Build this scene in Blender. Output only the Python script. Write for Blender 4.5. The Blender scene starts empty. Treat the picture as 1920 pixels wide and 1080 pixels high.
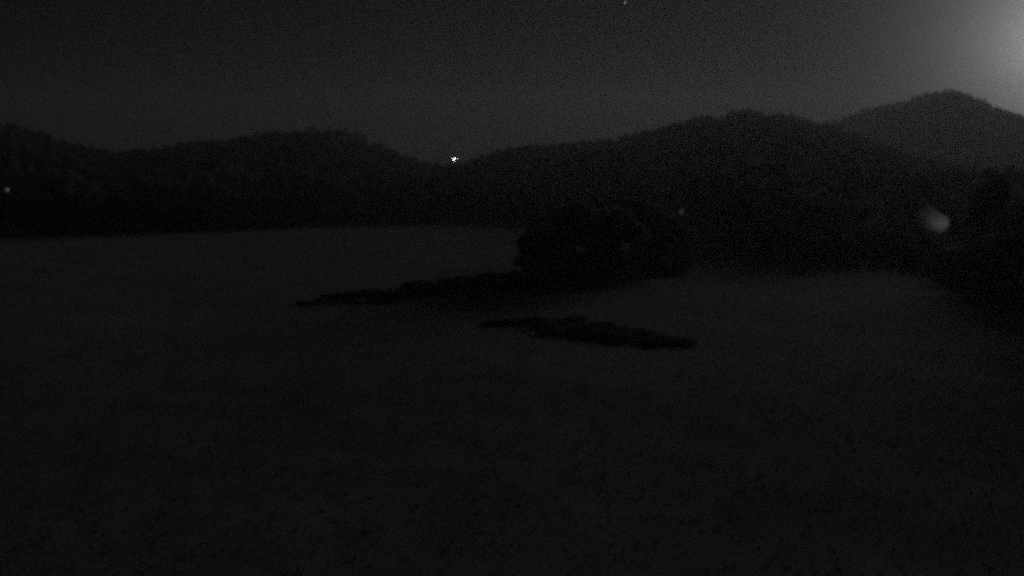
import bpy, math, random
import numpy as np
from mathutils import Vector, noise, Matrix

random.seed(7)
RS = np.random.RandomState(7)
R = math.radians
sc = bpy.context.scene
col = sc.collection

# ------------------------------------------------------------------ camera
EYE = 12.0
PITCH = R(6.5)
LENS = 31.2
cd = bpy.data.cameras.new('camera')
cam = bpy.data.objects.new('camera', cd)
col.objects.link(cam)
cam.location = (0, 0, EYE)
cam.rotation_euler = (R(90) - PITCH, 0, 0)
cd.lens = LENS
cd.sensor_width = 36
cd.clip_start = 0.1
cd.clip_end = 60000
# a fixed-focus webcam whose lens is focused too near: everything far away is slightly soft
cd.dof.use_dof = True
cd.dof.focus_distance = 9.0
cd.dof.aperture_fstop = 0.75
sc.camera = cam
F = LENS / 36 * 1920

def ray(px, py):
    """unit direction through a point of the 1920 x 1080 photograph"""
    x, y = (px - 960) / F, (540 - py) / F
    c, s = math.cos(PITCH), math.sin(PITCH)
    d = Vector((x, c + y * s, y * c - s))
    return d.normalized()

def azel(px, py):
    d = ray(px, py)
    return math.atan2(d.x, d.y), math.atan2(d.z, math.hypot(d.x, d.y))

def on_ground(px, py, z=0.0):
    d = ray(px, py)
    t = (z - EYE) / d.z
    return d.x * t, d.y * t

# ------------------------------------------------------------------ moonlit night sky
MAZ, MEL = azel(2030, 85)
MDIR = Vector((math.sin(MAZ) * math.cos(MEL), math.cos(MAZ) * math.cos(MEL), math.sin(MEL)))
w = bpy.data.worlds.new('World')
sc.world = w
w.use_nodes = True
nt = w.node_tree
nt.nodes.clear()
def N(t, **k):
    n = nt.nodes.new(t)
    for a, b in k.items():
        setattr(n, a, b)
    return n
def math_node(op, a, b=None, c=None):
    n = N('ShaderNodeMath', operation=op)
    for i, v in enumerate((a, b, c)):
        if v is None: continue
        if isinstance(v, (int, float)): n.inputs[i].default_value = v
        else: nt.links.new(v, n.inputs[i])
    return n.outputs[0]
sky = N('ShaderNodeTexSky', sky_type='NISHITA', sun_disc=False)
sky.sun_elevation = MEL
sky.sun_rotation = MAZ
sky.altitude = 300
sky.dust_density = 1.0
bw = N('ShaderNodeRGBToBW')
nt.links.new(sky.outputs[0], bw.inputs[0])
tc = N('ShaderNodeTexCoord')
dot = N('ShaderNodeVectorMath', operation='DOT_PRODUCT')
nt.links.new(tc.outputs['Generated'], dot.inputs[0])
dot.inputs[1].default_value = MDIR
ang = math_node('ARCCOSINE', math_node('MINIMUM', dot.outputs['Value'], 0.999999))
SKY_K, G1, G2, S0 = 0.00008, 0.95, 0.0008, 0.0
glow1 = math_node('MULTIPLY', math_node('EXPONENT', math_node('MULTIPLY', ang, -19.0)), G1)
glow2 = math_node('MULTIPLY', math_node('EXPONENT', math_node('MULTIPLY', ang, -2.3)), G2)
base = math_node('ADD', math_node('MULTIPLY', bw.outputs[0], SKY_K), S0)
sep = N('ShaderNodeSeparateXYZ')
nt.links.new(tc.outputs['Generated'], sep.inputs[0])
# skyglow low over the horizon
low = math_node('MULTIPLY', math_node('EXPONENT', math_node('MULTIPLY', math_node('MAXIMUM', sep.outputs['Z'], 0.0), -7.0)), 0.0015)
tot = math_node('ADD', math_node('ADD', base, low), math_node('ADD', glow1, glow2))
# thin veil of cloud: soft, wide unevenness of the whole sky
nz = N('ShaderNodeTexNoise')
nz.inputs['Scale'].default_value = 3.0
nz.inputs['Detail'].default_value = 4.0
mp = N('ShaderNodeMapping')
mp.inputs['Scale'].default_value = (1, 1, 3)
nt.links.new(tc.outputs['Generated'], mp.inputs[0])
nt.links.new(mp.outputs[0], nz.inputs['Vector'])
veil = math_node('MULTIPLY_ADD', nz.outputs['Fac'], 0.5, 0.75)
tot = math_node('MULTIPLY', tot, veil)
bg = N('ShaderNodeBackground')
bg.inputs['Color'].default_value = (1, 1, 1, 1)
nt.links.new(tot, bg.inputs['Strength'])
wo = N('ShaderNodeOutputWorld')
nt.links.new(bg.outputs[0], wo.inputs['Surface'])

# the moon, veiled by thin cloud, just outside the frame at the upper right
ld = bpy.data.lights.new('moon_light', 'SUN')
ld.energy = 0.27
ld.angle = R(26)
ld.color = (1, 1, 1)
lo = bpy.data.objects.new('moon_light', ld)
lo.rotation_euler = (-MDIR).to_track_quat('-Z', 'Y').to_euler()
col.objects.link(lo)

sc.view_settings.view_transform = 'Standard'
sc.view_settings.look = 'None'
sc.view_settings.exposure = 0
sc.view_settings.gamma = 1
sc.view_settings.use_curve_mapping = False
sc.cycles.use_denoising = False
sc.cycles.max_bounces = 4
sc.cycles.sample_clamp_indirect = 0.3
sc.cycles.diffuse_bounces = 3
sc.cycles.transmission_bounces = 3
sc.cycles.volume_bounces = 0
sc.cycles.volume_step_rate = 1
sc.cycles.use_adaptive_sampling = True      # stops early: leaves the grain of a high-gain night exposure
sc.cycles.adaptive_threshold = 1.0
sc.cycles.adaptive_min_samples = 20
sc.cycles.pixel_filter_type = 'BLACKMAN_HARRIS'
sc.cycles.filter_width = 2.6

# ------------------------------------------------------------------ helpers
def mat(name, lo_c, hi_c, scale=1.0, rough=0.9, bump=0.0, detail=6, spec=0.15):
    m = bpy.data.materials.new(name)
    m.use_nodes = True
    t = m.node_tree
    b = t.nodes['Principled BSDF']
    b.inputs['Roughness'].default_value = rough
    b.inputs['Specular IOR Level'].default_value = spec
    c = t.nodes.new('ShaderNodeTexCoord')
    n = t.nodes.new('ShaderNodeTexNoise')
    n.inputs['Scale'].default_value = scale
    n.inputs['Detail'].default_value = detail
    t.links.new(c.outputs['Object'], n.inputs['Vector'])
    r = t.nodes.new('ShaderNodeValToRGB')
    r.color_ramp.elements[0].position = 0.3
    r.color_ramp.elements[1].position = 0.7
    r.color_ramp.elements[0].color = (lo_c,) * 3 + (1,)
    r.color_ramp.elements[1].color = (hi_c,) * 3 + (1,)
    t.links.new(n.outputs['Fac'], r.inputs[0])
    t.links.new(r.outputs[0], b.inputs['Base Color'])
    if bump:
        bp = t.nodes.new('ShaderNodeBump')
        bp.inputs['Strength'].default_value = bump
        t.links.new(n.outputs['Fac'], bp.inputs['Height'])
        t.links.new(bp.outputs[0], b.inputs['Normal'])
    return m

def emit(name, s):
    m = bpy.data.materials.new(name)
    m.use_nodes = True
    b = m.node_tree.nodes['Principled BSDF']
    b.inputs['Base Color'].default_value = (.8, .8, .8, 1)
    b.inputs['Emission Color'].default_value = (1, 1, 1, 1)
    b.inputs['Emission Strength'].default_value = s
    return m

def mesh_np(name, verts, faces, m, smooth=False):
    me = bpy.data.meshes.new(name)
    verts = np.asarray(verts, dtype=np.float32)
    faces = np.asarray(faces, dtype=np.int32)
    k = faces.shape[1]
    me.vertices.add(len(verts)); me.vertices.foreach_set('co', verts.ravel())
    me.loops.add(faces.size); me.loops.foreach_set('vertex_index', faces.ravel())
    me.polygons.add(len(faces))
    me.polygons.foreach_set('loop_start', np.arange(0, faces.size, k, dtype=np.int32))
    me.polygons.foreach_set('loop_total', np.full(len(faces), k, dtype=np.int32))
    if smooth:
        me.polygons.foreach_set('use_smooth', np.ones(len(faces), dtype=bool))
    me.update(calc_edges=True)
    me.validate()
    me.materials.append(m)
    return me

def obj(name, me, parent=None, loc=(0, 0, 0), rz=0, scale=None, **tags):
    o = bpy.data.objects.new(name, me)
    col.objects.link(o)
    o.location = loc
    o.rotation_euler.z = rz
    if scale is not None: o.scale = scale
    if parent: o.parent = parent
    for a, b in tags.items(): o[a] = b
    return o

class MB:
    def __init__(s): s.v = []; s.f = []
    def box(s, c, d, rz=0):
        b = len(s.v)
        for z in (-1, 1):
            for y in (-1, 1):
                for x in (-1, 1):
                    px, py = x * d[0] / 2, y * d[1] / 2
                    s.v.append((c[0] + px * math.cos(rz) - py * math.sin(rz), c[1] + px * math.sin(rz) + py * math.cos(rz), c[2] + z * d[2] / 2))
        s.f += [[b + i for i in q] for q in ((0, 2, 3, 1), (4, 5, 7, 6), (0, 1, 5, 4), (2, 6, 7, 3), (0, 4, 6, 2), (1, 3, 7, 5))]
        return s
    def tube(s, pts, rad, n=8):
        rings = []
        for i, p in enumerate(pts):
            p = Vector(p)
            a = Vector(pts[min(i + 1, len(pts) - 1)]) - Vector(pts[max(i - 1, 0)])
            q = a.to_track_quat('Z', 'Y')
            b = len(s.v)
            for k in range(n):
                t = 2 * math.pi * k / n
                s.v.append(tuple(p + q @ Vector((rad[i] * math.cos(t), rad[i] * math.sin(t), 0))))
            rings.append(b)
        for i in range(len(rings) - 1):
            for k in range(n):
                a, b = rings[i], rings[i + 1]
                s.f.append([a + k, a + (k + 1) % n, b + (k + 1) % n, b + k])
        s.f.append([rings[0] + k for k in range(n)][::-1])
        s.f.append([rings[-1] + k for k in range(n)])
        return s
    def poly(s, vs, fs):
        b = len(s.v); s.v += [tuple(v) for v in vs]; s.f += [[b + i for i in f] for f in fs]; return s
    def build(s, name, m, parent=None, **tags):
        me = bpy.data.meshes.new(name)
        me.from_pydata(s.v, [], s.f); me.update(); me.materials.append(m)
        return obj(name, me, parent, **tags)

# ------------------------------------------------------------------ terrain
# skyline of the hills: (photo x, photo y, distance of the ridge)
def skyline(tab):
    a = [(azel(x, y)[0], math.tan(azel(x, y)[1]), d) for x, y, d in tab]
    A = np.array([q[0] for q in a]); T = np.array([q[1] for q in a]); D = np.array([q[2] for q in a])
    return A, T, D
# near range of wooded hills
RIDGE1 = skyline([(-900, 300, 620), (-500, 230, 620), (-200, 225, 600), (0, 243, 600), (70, 262, 600), (150, 284, 620), (205, 300, 640), (340, 283, 640), (450, 272, 640),
                  (520, 258, 640), (590, 252, 640), (655, 258, 640), (700, 276, 650), (750, 302, 660), (800, 318, 680), (870, 320, 680),
                  (930, 296, 660), (1000, 282, 640), (1080, 278, 640), (1180, 266, 640), (1250, 248, 640), (1300, 234, 640),
                  (1400, 222, 640), (1470, 228, 640), (1540, 246, 640), (1640, 280, 620), (1760, 320, 600), (1900, 340, 600), (2300, 330, 600), (2900, 300, 600)])
# farther range, seen to the right and through the saddle
RIDGE2 = skyline([(-900, 330, 1200), (400, 335, 1200), (760, 316, 1200), (900, 316, 1200), (1300, 300, 1200), (1480, 250, 1200), (1560, 232, 1200), (1620, 210, 1200), (1680, 198, 1200), (1740, 180, 1200),
                  (1785, 173, 1200), (1830, 187, 1200), (1880, 212, 1200), (1960, 235, 1200), (2200, 250, 1200), (2900, 280, 1200)])
# lower edge of the wood, where it meets the meadow: (photo x, photo y)
EDGE = [(-900, 470), (-300, 450), (0, 440), (200, 437), (420, 434), (700, 421), (960, 416), (1150, 432), (1300, 440), (1370, 455), (1420, 478), (1560, 492), (1660, 488), (1740, 500), (1790, 524), (1850, 552), (1920, 590), (2100, 700), (2500, 740)]
EA = np.array([math.atan2(*on_ground(x, y)) for x, y in EDGE])
ER = np.array([math.hypot(*on_ground(x, y)) for x, y in EDGE])
CANOPY = 9.0

def smooth(t):
    t = np.clip(t, 0, 1)
    return t * t * (3 - 2 * t)

def vnoise(x, y, s, seed=0.0):
    """cheap smooth pseudo noise from rotated sines, about -1..1"""
    v = 0
    a = 1.0
    for k in range(4):
        c, d = math.cos(1.3 * k + seed), math.sin(1.3 * k + seed)
        X, Y = (x * c + y * d) / s, (y * c - x * d) / s
        v = v + a * np.sin(X + 1.7 * np.sin(Y * 0.9 + k + seed)) * np.cos(Y * 1.1 + k * 2.1)
        a *= 0.55; s *= 0.53
    return v / 2.0

def height(x, y):
    x = np.asarray(x, dtype=float); y = np.asarray(y, dtype=float)
    r = np.hypot(x, y) + 1e-6
    az = np.arctan2(x, y)
    e = np.interp(az, EA, ER)
    t1 = np.interp(az, RIDGE1[0], RIDGE1[1]); d1 = np.interp(az, RIDGE1[0], RIDGE1[2])
    t2 = np.interp(az, RIDGE2[0], RIDGE2[1]); d2 = np.interp(az, RIDGE2[0], RIDGE2[2])
    back = smooth((np.abs(az) - 0.9) / 0.6)
    e = e * (1 - back) + 330 * back
    h1 = (EYE + t1 * d1 - CANOPY) * (1 - back) + 24 * back
    h2 = (EYE + t2 * d2 - CANOPY) * (1 - back) + 30 * back
    k1 = smooth((r - e) / np.maximum(d1 - e, 50))
    k1 = 0.55 * k1 + 0.45 * np.clip((r - e) / np.maximum(d1 - e, 50), 0, 1)
    z1 = h1 * np.where(r < d1, k1, 1 - 0.75 * smooth((r - d1) / 330))
    z2 = h2 * np.where(r < d2, smooth((r - d2 + 420) / 420), 1 - 0.8 * smooth((r - d2) / 600))
    z = np.maximum(z1, z2)
    flat = 0.22 * vnoise(x, y, 15, 0.4) + 0.10 * vnoise(x, y, 4.1, 2.0)
    hill = 1.6 * vnoise(x, y, 60, 1.1) * smooth((r - e - 20) / 120)
    near = smooth((r - 5) / 20)
    return z + flat * near + hill

az_f = np.concatenate([np.radians(np.arange(-180, -42, 3.0)), np.radians(np.arange(-42, 42, 0.3)), np.radians(np.arange(42, 180, 3.0))])
rr = np.concatenate([[0.5], np.geomspace(4, 1330, 232)])
A2, R2 = np.meshgrid(az_f, rr)
X, Y = R2 * np.sin(A2), R2 * np.cos(A2)
Z = height(X, Y)
Z = np.minimum(Z, 136)
V = np.stack([X.ravel(), Y.ravel(), Z.ravel()], 1)
na, nr = len(az_f), len(rr)
i, j = np.meshgrid(np.arange(nr - 1), np.arange(na), indexing='ij')
jn = (j + 1) % na
Fq = np.stack([(i * na + j).ravel(), (i * na + jn).ravel(), ((i + 1) * na + jn).ravel(), ((i + 1) * na + j).ravel()], 1)[:, ::-1]

# ground material: grass, middle painted paler to imitate light fading outwards
gm = bpy.data.materials.new('meadow_grass')
gm.use_nodes = True
t = gm.node_tree
b = t.nodes['Principled BSDF']
b.inputs['Roughness'].default_value = 0.95
b.inputs['Specular IOR Level'].default_value = 0.05
tcn = t.nodes.new('ShaderNodeTexCoord')
def gnoise(scale, detail, stretch=None):
    n = t.nodes.new('ShaderNodeTexNoise')
    n.inputs['Scale'].default_value = scale
    n.inputs['Detail'].default_value = detail
    n.inputs['Roughness'].default_value = 0.65
    if stretch:
        m_ = t.nodes.new('ShaderNodeMapping'); m_.inputs['Scale'].default_value = stretch
        t.links.new(tcn.outputs['Object'], m_.inputs[0]); t.links.new(m_.outputs[0], n.inputs['Vector'])
    else:
        t.links.new(tcn.outputs['Object'], n.inputs['Vector'])
    return n.outputs['Fac']
def gm_math(op, a, b_=None, c_=None):
    n = t.nodes.new('ShaderNodeMath'); n.operation = op
    for q, v in enumerate((a, b_, c_)):
        if v is None: continue
        if isinstance(v, (int, float)): n.inputs[q].default_value = v
        else: t.links.new(v, n.inputs[q])
    return n.outputs[0]
at = t.nodes.new('ShaderNodeAttribute'); at.attribute_name = 'painted_light'
big = gnoise(0.045, 5)
mid = gnoise(0.35, 6)
fin = gnoise(5.0, 8)
mix = gm_math('MULTIPLY_ADD', mid, 0.7, gm_math('MULTIPLY', big, 0.9))
mix = gm_math('MULTIPLY_ADD', fin, 0.5, mix)          # about 0.2..1.9, mean 1.05
bas = gm_math('MULTIPLY_ADD', at.outputs['Fac'], 0.17, 0.36)
alb = gm_math('MULTIPLY', bas, mix)
cmb = t.nodes.new('ShaderNodeCombineColor')
for q in range(3): t.links.new(alb, cmb.inputs[q])
t.links.new(cmb.outputs[0], b.inputs['Base Color'])
bp = t.nodes.new('ShaderNodeBump'); bp.inputs['Strength'].default_value = 0.25; bp.inputs['Distance'].default_value = 0.25
t.links.new(gm_math('ADD', fin, mid), bp.inputs['Height']); t.links.new(bp.outputs[0], b.inputs['Normal'])

me = mesh_np('meadow', V, Fq, gm, smooth=True)
# painted light fall-off: closeness (0..1) to a few ellipses on the ground
def ell(x, y, cx, cy, a, b_, rot, soft):
    c, s = math.cos(rot), math.sin(rot)
    u, v = (x - cx) * c + (y - cy) * s, (y - cy) * c - (x - cx) * s
    return smooth((1 + soft - np.hypot(u / a, v / b_)) / soft)
mx, my = X.ravel(), Y.ravel()
wob = 6 * vnoise(mx, my, 30, 0.7)
cx1, cy1 = on_ground(720, 470); cx2, cy2 = on_ground(1320, 560)
painted_light = np.maximum(ell(mx + wob, my + wob, cx1, cy1, 75, 90, 0.0, 0.6), ell(mx + wob, my - wob, cx2, cy2, 42, 34, -0.1, 0.9))
painted_light = np.maximum(painted_light, 0.5 * ell(mx + wob, my - wob, 0, 60, 40, 50, 0, 1.2))
edge_here = np.interp(A2.ravel(), EA, ER)
painted_light = painted_light * (1 - smooth((R2.ravel() - edge_here) / 8))
atr = me.attributes.new('painted_light', 'FLOAT', 'POINT')
atr.data.foreach_set('value', painted_light.astype(np.float32))
meadow = obj('meadow', me, kind='structure')

# ------------------------------------------------------------------ foliage
def translucent(m, c):
    t = m.node_tree
    b = t.nodes['Principled BSDF']; o = [n for n in t.nodes if n.type == 'OUTPUT_MATERIAL'][0]
    tr = t.nodes.new('ShaderNodeBsdfTranslucent'); tr.inputs['Color'].default_value = (c, c, c, 1)
    a = t.nodes.new('ShaderNodeAddShader')
    t.links.new(b.outputs[0], a.inputs[0]); t.links.new(tr.outputs[0], a.inputs[1]); t.links.new(a.outputs[0], o.inputs['Surface'])
leaf_m = mat('dark_foliage', 0.08, 0.12, 1.2, 0.8)
leaf_far = mat('forest_foliage', 0.08, 0.12, 0.08, 0.85)
translucent(leaf_m, 0.14); translucent(leaf_far, 0.10)
bark_m = mat('bark', 0.05, 0.11, 6.0, 0.9, 0.5)
grass_m = mat('tall_grass', 0.25, 0.42, 0.6, 0.9)

def leaf_cloud(centres, radii, n_each, size, rs):
    """many small leaf clumps (crumpled quads) spread through overlapping lobes"""
    V_, F_ = [], []
    P = []
    for c, rd in zip(centres, radii):
        d = rs.normal(size=(n_each, 3)); d /= np.linalg.norm(d, axis=1)[:, None]
        q = rs.uniform(0.35, 1.08, n_each) ** 0.6
        P.append(np.asarray(c) + d * q[:, None] * np.asarray(rd))
    P = np.concatenate(P)
    n = len(P)
    u = rs.normal(size=(n, 3)); u /= np.linalg.norm(u, axis=1)[:, None]
    t_ = rs.normal(size=(n, 3)); v = np.cross(u, t_); v /= np.linalg.norm(v, axis=1)[:, None]
    s = size * rs.uniform(0.5, 1.4, n)[:, None]
    w_ = np.cross(u, v)
    quad = np.stack([P - u * s - v * s * .6, P + u * s * .9 - v * s * .7 + w_ * s * .3, P + u * s + v * s * .6, P - u * s * .8 + v * s * .7 + w_ * s * .35], 1)
    return quad.reshape(-1, 3), np.arange(4 * n).reshape(-1, 4)

def broadleaf(seed, h=10.0, wd=8.0):
    rs = np.random.RandomState(seed)
    rnd = random.Random(seed)
    tr = MB()
    top = (rnd.uniform(-.5, .5), rnd.uniform(-.5, .5), h * .72)
    tr.tube([(0, 0, -.4), (.05, 0, h * .18), (top[0] * .5, top[1] * .5, h * .45), top], [h * .035, h * .024, h * .016, h * .006], 9)
    cs, rds = [], []
    for k in range(9):
        a = 2.4 * k + rnd.uniform(-.3, .3)
        z0 = h * rnd.uniform(.25, .5)
        L = wd * rnd.uniform(.22, .4)
        e = (math.cos(a) * L, math.sin(a) * L, z0 + h * rnd.uniform(.12, .32))
        tr.tube([(0, 0, z0 * .9), (e[0] * .5, e[1] * .5, (z0 + e[2]) / 2 - .1), e], [h * .011, h * .007, h * .003], 6)
        cs.append(e); q = rnd.uniform(.15, .24) * wd; rds.append((q, q, q * .8))
    for k in range(5):
        cs.append((rnd.uniform(-.14, .14) * wd, rnd.uniform(-.14, .14) * wd, h * rnd.uniform(.55, .88)))
        q = rnd.uniform(.16, .24) * wd; rds.append((q, q, q * .8))
    v, f = leaf_cloud(cs, rds, 260, h * .024, rs)
    return tr, mesh_np('crown', v, f, leaf_m)

def spruce(seed, h=12.0, wd=4.5):
    rs = np.random.RandomState(seed)
    tr = MB().tube([(0, 0, -.4), (0, 0, h * .5), (0, 0, h * .99)], [h * .02, h * .012, h * .002], 8)
    V_, F_ = [], []
    n = 0
    for k in range(int(h * 3.4)):
        z = h * (.08 + .9 * k / (h * 3.4)); L = wd / 2 * (1 - z / h) ** .85 * rs.uniform(.8, 1.1) + .1
        for q in range(9):
            a = rs.uniform(0, 6.28)
            d = np.array([math.cos(a), math.sin(a), 0]); s = np.array([-d[1], d[0], 0])
            for m_ in range(3):
                c = d * L * (.35 + .3 * m_) + np.array([0, 0, z - .3 * L * (.3 + .35 * m_)])
                wq = .18 * L + .12
                V_ += [c - s * wq, c + d * wq * 1.4 + [0, 0, -.12 * L], c + s * wq, c - d * wq * .8 + [0, 0, .10 * L]]
                F_.append([n, n + 1, n + 2, n + 3]); n += 4
    return tr, mesh_np('crown', np.array(V_), F_, leaf_m)

def shrub(seed, h=2.2, wd=3.0):
    rs = np.random.RandomState(seed)
    rnd = random.Random(seed)
    tr = MB()
    cs, rds = [], []
    for k in range(6):
        a = k * 1.1 + rnd.uniform(-.3, .3); L = wd * rnd.uniform(.1, .34)
        e = (math.cos(a) * L, math.sin(a) * L, h * rnd.uniform(.4, .72))
        tr.tube([(0, 0, -.15), (e[0] * .4, e[1] * .4, e[2] * .5), e], [.05, .035, .012], 6)
        cs.append(e); q = wd * rnd.uniform(.18, .27); rds.append((q, q, h * .28))
    cs.append((0, 0, h * .35)); rds.append((wd * .36, wd * .36, h * .35))
    v, f = leaf_cloud(cs, rds, 150, .14, rs)
    return tr, mesh_np('crown', v, f, leaf_m)

def build_tree(kind, loc, s, rz, proto, label, cat, group, name):
    tr, cr = proto
    e = bpy.data.objects.new(name, None); col.objects.link(e)
    e.location = loc; e.rotation_euler.z = rz; e.scale = s
    e['label'] = label; e['category'] = cat; e['group'] = group
    if not isinstance(tr, bpy.types.Mesh):
        me_ = bpy.data.meshes.new('trunk'); me_.from_pydata(tr.v, [], tr.f); me_.update(); me_.materials.append(bark_m)
        proto[0] = me_; tr = me_
    obj('trunk' if kind != 'shrub' else 'stem', tr, e); obj('crown', cr, e)
    return e

BL = [list(broadleaf(s)) for s in (11, 12, 13, 14)]
SP = [list(spruce(s)) for s in (21, 22)]
SH = [list(shrub(s)) for s in (31, 32, 33)]
def gz(x, y): return float(height(x, y))

# the dark clump of trees in the middle of the meadow: (photo x, foot y, crown top y)
for k, (px, py, ty, kind, lab) in enumerate([
        (1018, 524, 408, 'b', 'leftmost round tree of the dark clump in the middle of the meadow'),
        (1070, 530, 378, 'b', 'tall round tree near the left end of the dark meadow clump'),
        (1115, 500, 382, 's', 'pointed conifer rising inside the dark meadow clump, left of its middle'),
        (1150, 534, 388, 'b', 'broad tree at the near middle of the dark meadow clump'),
        (1200, 510, 372, 'b', 'tallest broad tree behind the middle of the dark meadow clump'),
        (1222, 500, 400, 's', 'pointed conifer rising inside the dark meadow clump, right of its middle'),
        (1240, 512, 392, 'b', 'broad tree near the right end of the dark meadow clump'),
        (1292, 470, 398, 'b', 'rightmost smaller tree of the dark meadow clump'),
        (1100, 478, 400, 'b', 'tree standing farthest back in the dark meadow clump, left half'),
        (1180, 470, 396, 'b', 'tree standing farthest back in the dark meadow clump, right half')]):
    x, y = on_ground(px, py)
    d = math.hypot(x, y)
    top = EYE + d * math.tan(azel(px, ty)[1])
    hh = top - gz(x, y)
    pr, h0 = (BL[k % 4], 9.4) if kind == 'b' else (SP[k % 2], 12.0)
    wsc = hh / h0 * (1.12 if kind == 'b' else 1.3)
    build_tree(kind, (x, y, gz(x, y)), (wsc, wsc, hh / h0), k * 1.9, pr, lab, 'tree', 'trees of the dark clump in the meadow', 'broadleaf_tree' if kind == 'b' else 'spruce_tree')

# low hedge running left from the clump
n = 32
for k in range(n):
    u = k / (n - 1)
    px = 565 + u * 500; py = 574 - 40 * u + random.uniform(-5, 5)
    x, y = on_ground(px, py)
    s = 0.30 + 0.75 * u + random.uniform(-.1, .12)
    lab = 'low dark shrub in the hedge running left from the meadow tree clump'
    if k == 0: lab = 'smallest dark shrub at the far left tip of the long hedge'
    build_tree('shrub', (x, y, gz(x, y)), (s * 1.5, s * 1.3, s), k * 2.3, SH[k % 3], lab, 'shrub', 'shrubs of the long hedge left of the clump', 'hedge_shrub')
# under the clump itself
for k in range(12):
    px = 1040 + 22 * k; py = 541 - 3.9 * max(0, k - 3) + random.uniform(-4, 4)
    x, y = on_ground(px, py)
    s = random.uniform(.8, 1.3)
    build_tree('shrub', (x, y, gz(x, y)), (s * 1.3, s * 1.1, s), k * 1.3, SH[k % 3], 'dark undergrowth shrub at the foot of the meadow tree clump', 'shrub', 'undergrowth shrubs along the foot of the clump', 'undergrowth_shrub')
for k in range(13):
    px = 1000 + 22 * k; py = 516 - 3.2 * max(0, k - 4) + random.uniform(-4, 4)
    x, y = on_ground(px, py)
    s = random.uniform(1.2, 1.7)
    build_tree('shrub', (x, y, gz(x, y)), (s * 1.3, s * 1.2, s), k * 1.9, SH[k % 3], 'tall dark shrub filling the gaps between the trunks of the meadow clump', 'shrub', 'tall shrubs between the trunks of the clump', 'tall_shrub')
# the short nearer row of shrubs
n = 46
for k in range(n):
    u = k / (n - 1)
    px = 915 + 380 * u; py = 606 + 40 * u + 14 * math.sin(math.pi * u) * random.uniform(-1, 1)
    x, y = on_ground(px, py)
    s = 0.14 + 0.14 * math.sin(math.pi * u) + random.uniform(-.04, .06)
    build_tree('shrub', (x, y, gz(x, y)), (s * 2.8, s * 2.8, s), k * 2.9, SH[(k + 1) % 3], 'low dark shrub of the short nearer row below the tree clump', 'shrub', 'shrubs of the short nearer row', 'low_shrub')

# trees at the wood edge on the right, in front of the slope
right_labels = {}
k = 0
for px, py, ty in [(1385, 462, 428), (1420, 480, 425), (1455, 486, 418), (1495, 490, 424), (1530, 494, 416), (1570, 495, 420), (1612, 493, 424), (1650, 490, 430),
                   (1690, 492, 436), (1730, 500, 442), (1785, 524, 462), (1840, 545, 452), (1895, 565, 440)]:
    x, y = on_ground(px, py)
    d = math.hypot(x, y)
    hh = EYE + d * math.tan(azel(px, ty)[1]) - gz(x, y)
    s = hh / 9.4
    lab = 'dark tree in the low row edging the meadow on the right, under the hill' if px < 1740 else 'near dark tree at the right edge of the meadow, under the pale glow'
    g = 'trees of the low row edging the meadow on the right' if px < 1740 else 'near dark trees at the right edge of the meadow'
    build_tree('b', (x, y, gz(x, y)), (s * 1.25, s * 1.25, s), k * 1.7, BL[k % 4], lab, 'tree', g, 'broadleaf_tree')
    k += 1

for k in range(22):
    px = 1400 + 25 * k
    py = float(np.interp(px, [1385, 1455, 1530, 1690, 1785, 1888, 1940], [464, 488, 495, 493, 524, 562, 590]))
    x, y = on_ground(px, py - random.uniform(0, 4))
    s = random.uniform(1.0, 1.6)
    build_tree('shrub', (x, y, gz(x, y)), (s * 1.3, s * 1.2, s), k * 1.6, SH[k % 3], 'dark shrub along the foot of the tree row edging the meadow on the right', 'shrub', 'shrubs under the tree row on the right', 'edge_shrub')

# wood edge on the left, along the far side of the meadow
for k in range(56):
    px = -20 + 1010 * k / 55 + random.uniform(-6, 6)
    py = float(np.interp(px, [e[0] for e in EDGE], [e[1] for e in EDGE])) - random.uniform(0, 3)
    x, y = on_ground(px, py)
    s = random.uniform(.75, 1.15)
    kind = 's' if random.random() < .35 else 'b'
    pr = SP[k % 2] if kind == 's' else BL[k % 4]
    build_tree(kind, (x, y, gz(x, y)), (s, s, s * (.95 if kind == 's' else 1)), k * 1.1, pr, 'dark tree at the front edge of the wood beyond the left meadow', 'tree', 'trees along the front edge of the far wood', 'spruce_tree' if kind == 's' else 'broadleaf_tree')

# ------------------------------------------------------------------ sites of the three buildings, each in its own clearing
def site(px, py, up, rmin, rmax):
    """first spot along the line of sight where the ground lies `up` metres below it"""
    a, e_ = azel(px, py)
    for r_ in np.arange(rmin, rmax, 1.0):
        if gz(r_ * math.sin(a), r_ * math.cos(a)) + up >= EYE + r_ * math.tan(e_):
            return a, float(r_)
    return a, float(rmax)
SITES = [site(1278, 396, 1.7, 200, 500), site(14, 355, 1.7, 200, 560), site(1732, 408, 3.6, 110, 400)]
def clear_mask(x, y):
    k = np.ones(len(x), bool)
    r_, a = np.hypot(x, y), np.arctan2(x, y)
    for q, (sa, sr) in enumerate(SITES):
        lat = (a - sa) * r_
        k &= ~((np.abs(lat) < (8, 11, 9)[q]) & (r_ > sr - 140) & (r_ < sr + 10))
    return k

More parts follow.
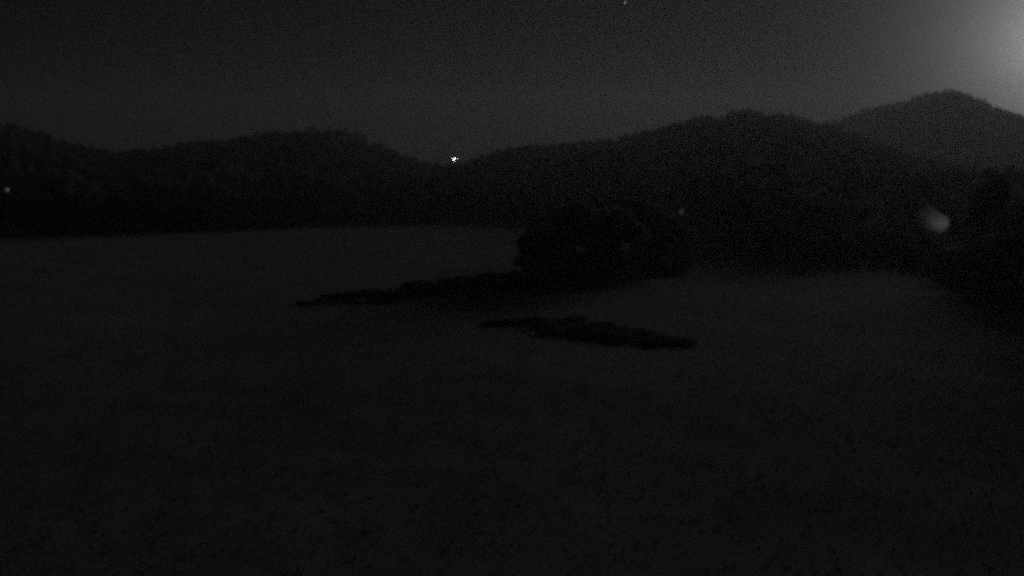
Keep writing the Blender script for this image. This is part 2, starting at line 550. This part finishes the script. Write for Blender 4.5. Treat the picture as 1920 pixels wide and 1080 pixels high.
# ------------------------------------------------------------------ forest covering the hills (one mass)
def scatter(n, azr, rfun, rs):
    az = rs.uniform(azr[0], azr[1], n)
    lo, hi = rfun(az)
    r = np.sqrt(rs.uniform(lo ** 2, hi ** 2))
    x, y = r * np.sin(az), r * np.cos(az)
    m_ = clear_mask(x, y)
    return x[m_], y[m_]
def crowns(x, y, hmin, hmax, nl, rs, size, cap=None):
    n = len(x)
    z = height(x, y)
    h = rs.uniform(hmin, hmax, n)
    con = rs.rand(n) < 0.4
    rad = np.where(con, h * .2, h * .36)
    d = rs.normal(size=(n, nl, 3)); d /= np.linalg.norm(d, axis=2)[:, :, None]
    q = rs.uniform(.5, 1.0, (n, nl)) ** .5
    # conifers: shape narrows with height
    t_ = rs.uniform(0, 1, (n, nl)) ** 1.4
    a = rs.uniform(0, 6.283, (n, nl))
    rc = (1 - t_) * rad[:, None] * rs.uniform(.6, 1.1, (n, nl))
    P = np.empty((n, nl, 3))
    P[:, :, 0] = x[:, None] + np.where(con[:, None], rc * np.cos(a), d[:, :, 0] * q * rad[:, None])
    P[:, :, 1] = y[:, None] + np.where(con[:, None], rc * np.sin(a), d[:, :, 1] * q * rad[:, None])
    P[:, :, 2] = z[:, None] + np.where(con[:, None], h[:, None] * (.08 + .95 * t_), h[:, None] * (.55 + .42 * d[:, :, 2] * q))
    P = P.reshape(-1, 3); m_ = len(P)
    s = np.repeat(rad, nl)[:, None] * size * rs.uniform(.6, 1.4, (m_, 1))
    u = rs.normal(size=(m_, 3)); u /= np.linalg.norm(u, axis=1)[:, None]
    v = np.cross(u, rs.normal(size=(m_, 3))); v /= np.linalg.norm(v, axis=1)[:, None]
    quad = np.stack([P - u * s, P - v * s * .8, P + u * s, P + v * s * .8], 1)
    return quad.reshape(-1, 3), np.arange(4 * m_).reshape(-1, 4)
rs = np.random.RandomState(3)
AZR = (R(-44), R(44))
x1, y1 = scatter(9000, AZR, lambda a: (np.interp(a, EA, ER) + 4, np.full_like(a, 690)), rs)
v, f = crowns(x1, y1, 5, 15, 34, rs, .42)
obj('forest', mesh_np('forest', v, f, leaf_far), kind='stuff', label='dark unbroken forest covering the nearer range of hills', category='forest')
x2, y2 = scatter(9000, (R(-6), R(44)), lambda a: (np.full_like(a, 720), np.full_like(a, 1240)), rs)
v, f = crowns(x2, y2, 7, 13, 20, rs, .55)
obj('forest', mesh_np('forest', v, f, leaf_far), kind='stuff', label='hazy forest on the farther hill rising to a peak at the right', category='forest')

# ------------------------------------------------------------------ grass tufts in the near meadow (one mass)
ng = 20000
az = rs.uniform(R(-34), R(34), ng); r = np.sqrt(rs.uniform(20 ** 2, 105 ** 2, ng))
gx, gy = r * np.sin(az), r * np.cos(az)
keep = vnoise(gx, gy, 5, 3.0) + rs.uniform(-1.2, 1.2, ng) > -.6 + 1.6 * smooth((r - 30) / 75)
gx, gy = gx[keep], gy[keep]
gz_ = height(gx, gy)
V_ = []
for q in range(4):
    a = rs.uniform(0, 6.283, len(gx)); L = rs.uniform(.05, .2, len(gx)); ln = rs.uniform(.03, .2, len(gx)); bw_ = .022
    ox, oy = gx + rs.uniform(-.08, .08, len(gx)), gy + rs.uniform(-.08, .08, len(gx))
    V_.append(np.stack([np.stack([ox - np.cos(a) * bw_, oy - np.sin(a) * bw_, gz_ - .03], 1), np.stack([ox + np.cos(a) * bw_, oy + np.sin(a) * bw_, gz_ - .03], 1),
                        np.stack([ox + np.sin(a) * ln, oy - np.cos(a) * ln, gz_ + L], 1)], 1).reshape(-1, 3))
V_ = np.concatenate(V_)
obj('grass', mesh_np('grass', V_, np.arange(len(V_)).reshape(-1, 3), grass_m), kind='stuff', label='uneven tufts of rough grass on the near meadow', category='grass')

# ------------------------------------------------------------------ lights of the place
metal = mat('galvanised_metal', 0.25, 0.4, 3, .6)
plaster = mat('pale_plaster', 0.55, 0.7, 1.5, .9, .1)
roof_m = mat('roof_tiles', 0.07, 0.13, 3, .8, .3)
wood_m = mat('weathered_boards', 0.1, 0.18, 5, .85, .2)
lamp_hot = emit('floodlight_glass', 9)
lamp_dim = emit('lit_window_glass', 0.03)
lamp_left = emit('lit_window_glass', 0.07)
bulb_m = emit('bulb_glass', 1)

# floodlight mast on the saddle of the ridge
az0, el0 = azel(852, 298)
d0 = 655.0
x, y = d0 * math.sin(az0), d0 * math.cos(az0)
zt = EYE + d0 * math.tan(el0)
e = bpy.data.objects.new('floodlight_mast', None); col.objects.link(e)
g0 = gz(x, y)
e.location = (x, y, g0)
e['label'] = 'bright white floodlight on a mast at the low saddle of the dark ridge'; e['category'] = 'floodlight'
H = zt - g0
MB().tube([(0, 0, -.5), (0, 0, H * .5), (0, 0, H + .3)], [.22, .17, .11], 10).build('mast', metal, e)
MB().box((0, -.12, H), (2.2, .12, .12)).build('crossbar', metal, e)
for q in (-.75, 0, .75):
    hd = MB().box((q, -.36, H + .25 * q), (.72, .35, .6)).build('lamp_head', metal, e)
    MB().box((q, -.56, H + .25 * q), (.66, .03, .54)).build('lens', lamp_hot, hd)

# farmhouse builder: gabled, ridge along local x
def house(name, loc, rz, L, W, Hh, Rh, label, lit, wall_m=plaster, shift=0):
    e = bpy.data.objects.new(name, None); col.objects.link(e)
    loc = (loc[0] + shift * math.cos(rz), loc[1] + shift * math.sin(rz), loc[2])
    e.location = loc; e.rotation_euler.z = rz; e['label'] = label; e['category'] = 'house' if 'house' in name else 'barn'
    l, w_ = L / 2, W / 2
    MB().poly([(-l, -w_, -1), (l, -w_, -1), (l, w_, -1), (-l, w_, -1), (-l, -w_, Hh), (l, -w_, Hh), (l, w_, Hh), (-l, w_, Hh), (-l, 0, Hh + Rh), (l, 0, Hh + Rh)],
              [(0, 1, 5, 4), (2, 3, 7, 6), (1, 2, 6, 9, 5), (3, 0, 4, 8, 7), (3, 2, 1, 0)]).build('wall', wall_m, e)
    o, th = .5, .18
    k_ = Rh / w_
    r_ = MB()
    for s in (-1, 1):
        a = [(-l - o, s * (w_ + o), Hh - k_ * o + .02), (l + o, s * (w_ + o), Hh - k_ * o + .02), (l + o, 0, Hh + Rh + .02), (-l - o, 0, Hh + Rh + .02)]
        bt = [(p[0], p[1], p[2] + th) for p in a]
        r_.poly(a + bt, [(0, 1, 2, 3), (7, 6, 5, 4), (0, 4, 5, 1), (1, 5, 6, 2), (3, 7, 4, 0)])
    rf = r_.build('roof', roof_m, e)
    MB().box((l * .4, .6, Hh + Rh + .2), (.7, .7, 1.6)).build('chimney', wall_m, rf)
    for q, (wx, wz) in enumerate([(-l * .6, 1.6), (0, 1.6), (l * .6, 1.6)]):
        if wx == 0:
            dr = MB().box((0, -w_ - .02, 1.0), (1.1, .08, 2.1)).build('door', wood_m, e)
            MB().box((.4, -w_ - .08, 1.0), (.06, .06, .14)).build('handle', metal, dr)
            continue
        fr = MB()
        for dx, dz, sx, sz in ((0, .6, 1.3, .1), (0, -.6, 1.3, .1), (-.6, 0, .1, 1.1), (.6, 0, .1, 1.1)):
            fr.box((wx + dx, -w_ - .03, wz + dz), (sx, .1, sz))
        wn = fr.build('window', wood_m, e)
        MB().box((wx, -w_ - .01, wz), (1.1, .04, 1.1)).build('pane', lit if (lit and q == 0) else dark_glass, wn)
    return e
dark_glass = mat('dark_window_glass', 0.02, 0.03, 1, .1, spec=.5)

def at(q):
    a, r_ = SITES[q]
    x, y = r_ * math.sin(a), r_ * math.cos(a)
    return (x, y, gz(x, y))
house('farmhouse', at(0), -SITES[0][0], 9, 7, 3.2, 2.6, 'small dark farmhouse with one dim lit window above the meadow clump', lamp_dim, shift=2.7)
house('farmhouse', at(1), -SITES[1][0], 10, 7, 3.4, 2.8, 'small farmhouse with one faint lit window on the wooded slope at the left edge', lamp_left, shift=3.0)
# pale barn under the right hill, its gable lit by a lamp beneath the eaves
br = house('barn', at(2), math.pi / 2 - SITES[2][0] + R(10), 11, 8.6, 3.4, 3.2, 'pale barn with faintly lit gable, behind the dark trees at the right', None)
# yard floodlight on a short post, aimed at the gable from the right
M3 = Matrix.Rotation(br.rotation_euler.z, 3, 'Z')
pw = Vector(br.location) + M3 @ Vector((-9.5, -3.2, 0))
yl = bpy.data.objects.new('yard_floodlight', None); col.objects.link(yl)
yl.location = (pw.x, pw.y, gz(pw.x, pw.y)); yl.rotation_euler.z = br.rotation_euler.z
yl['label'] = 'yard floodlight on a short post lighting the gable of the pale barn'; yl['category'] = 'floodlight'
MB().tube([(0, 0, -.4), (0, 0, 1.0), (0, 0, 1.5)], [.06, .05, .04], 10).build('post', metal, yl)
hs = MB().box((.05, 0, 1.72), (.04, .5, .4)).box((.15, .25, 1.72), (.2, .03, .4)).box((.15, -.25, 1.72), (.2, .03, .4)).box((.15, 0, 1.93), (.2, .5, .03)).box((.15, 0, 1.51), (.2, .5, .03)).build('housing', metal, yl)
bl = bpy.data.lights.new('yard_floodlight_light', 'SPOT'); bl.energy = 46; bl.shadow_soft_size = .08; bl.spot_size = R(95); bl.spot_blend = 1.0
bo = bpy.data.objects.new('yard_floodlight_light', bl); col.objects.link(bo); bo.parent = yl; bo.location = (.28, 0, 1.72)
bo.rotation_euler = Vector((4.0, .9, 2.2)).to_track_quat('-Z', 'Y').to_euler()

# ------------------------------------------------------------------ star
d = ray(1172, 4)
st = MB()
sm = bpy.data.meshes.new('star')
import bmesh
bm = bmesh.new(); bmesh.ops.create_icosphere(bm, subdivisions=2, radius=14); bm.to_mesh(sm); bm.free()
sm.materials.append(emit('starlight', 1.2))
so = obj('star', sm, loc=Vector((0, 0, EYE)) + d * 20000, label='single faint star at the top of the sky, right of the middle', category='star')

# ------------------------------------------------------------------ night haze
hm = bpy.data.materials.new('night_haze')
hm.use_nodes = True
t = hm.node_tree; t.nodes.clear()
pv = t.nodes.new('ShaderNodeVolumePrincipled')
pv.inputs['Color'].default_value = (.9, .9, .9, 1)
pv.inputs['Density'].default_value = 0.00057
pv.inputs['Anisotropy'].default_value = 0.45
out = t.nodes.new('ShaderNodeOutputMaterial')
t.links.new(pv.outputs[0], out.inputs['Volume'])
MB().box((0, 0, 73), (2760, 2760, 154)).build('haze', hm, kind='stuff', label='thin even night haze filling the valley', category='haze')
bpy.data.objects['haze'].data.materials[0] = hm
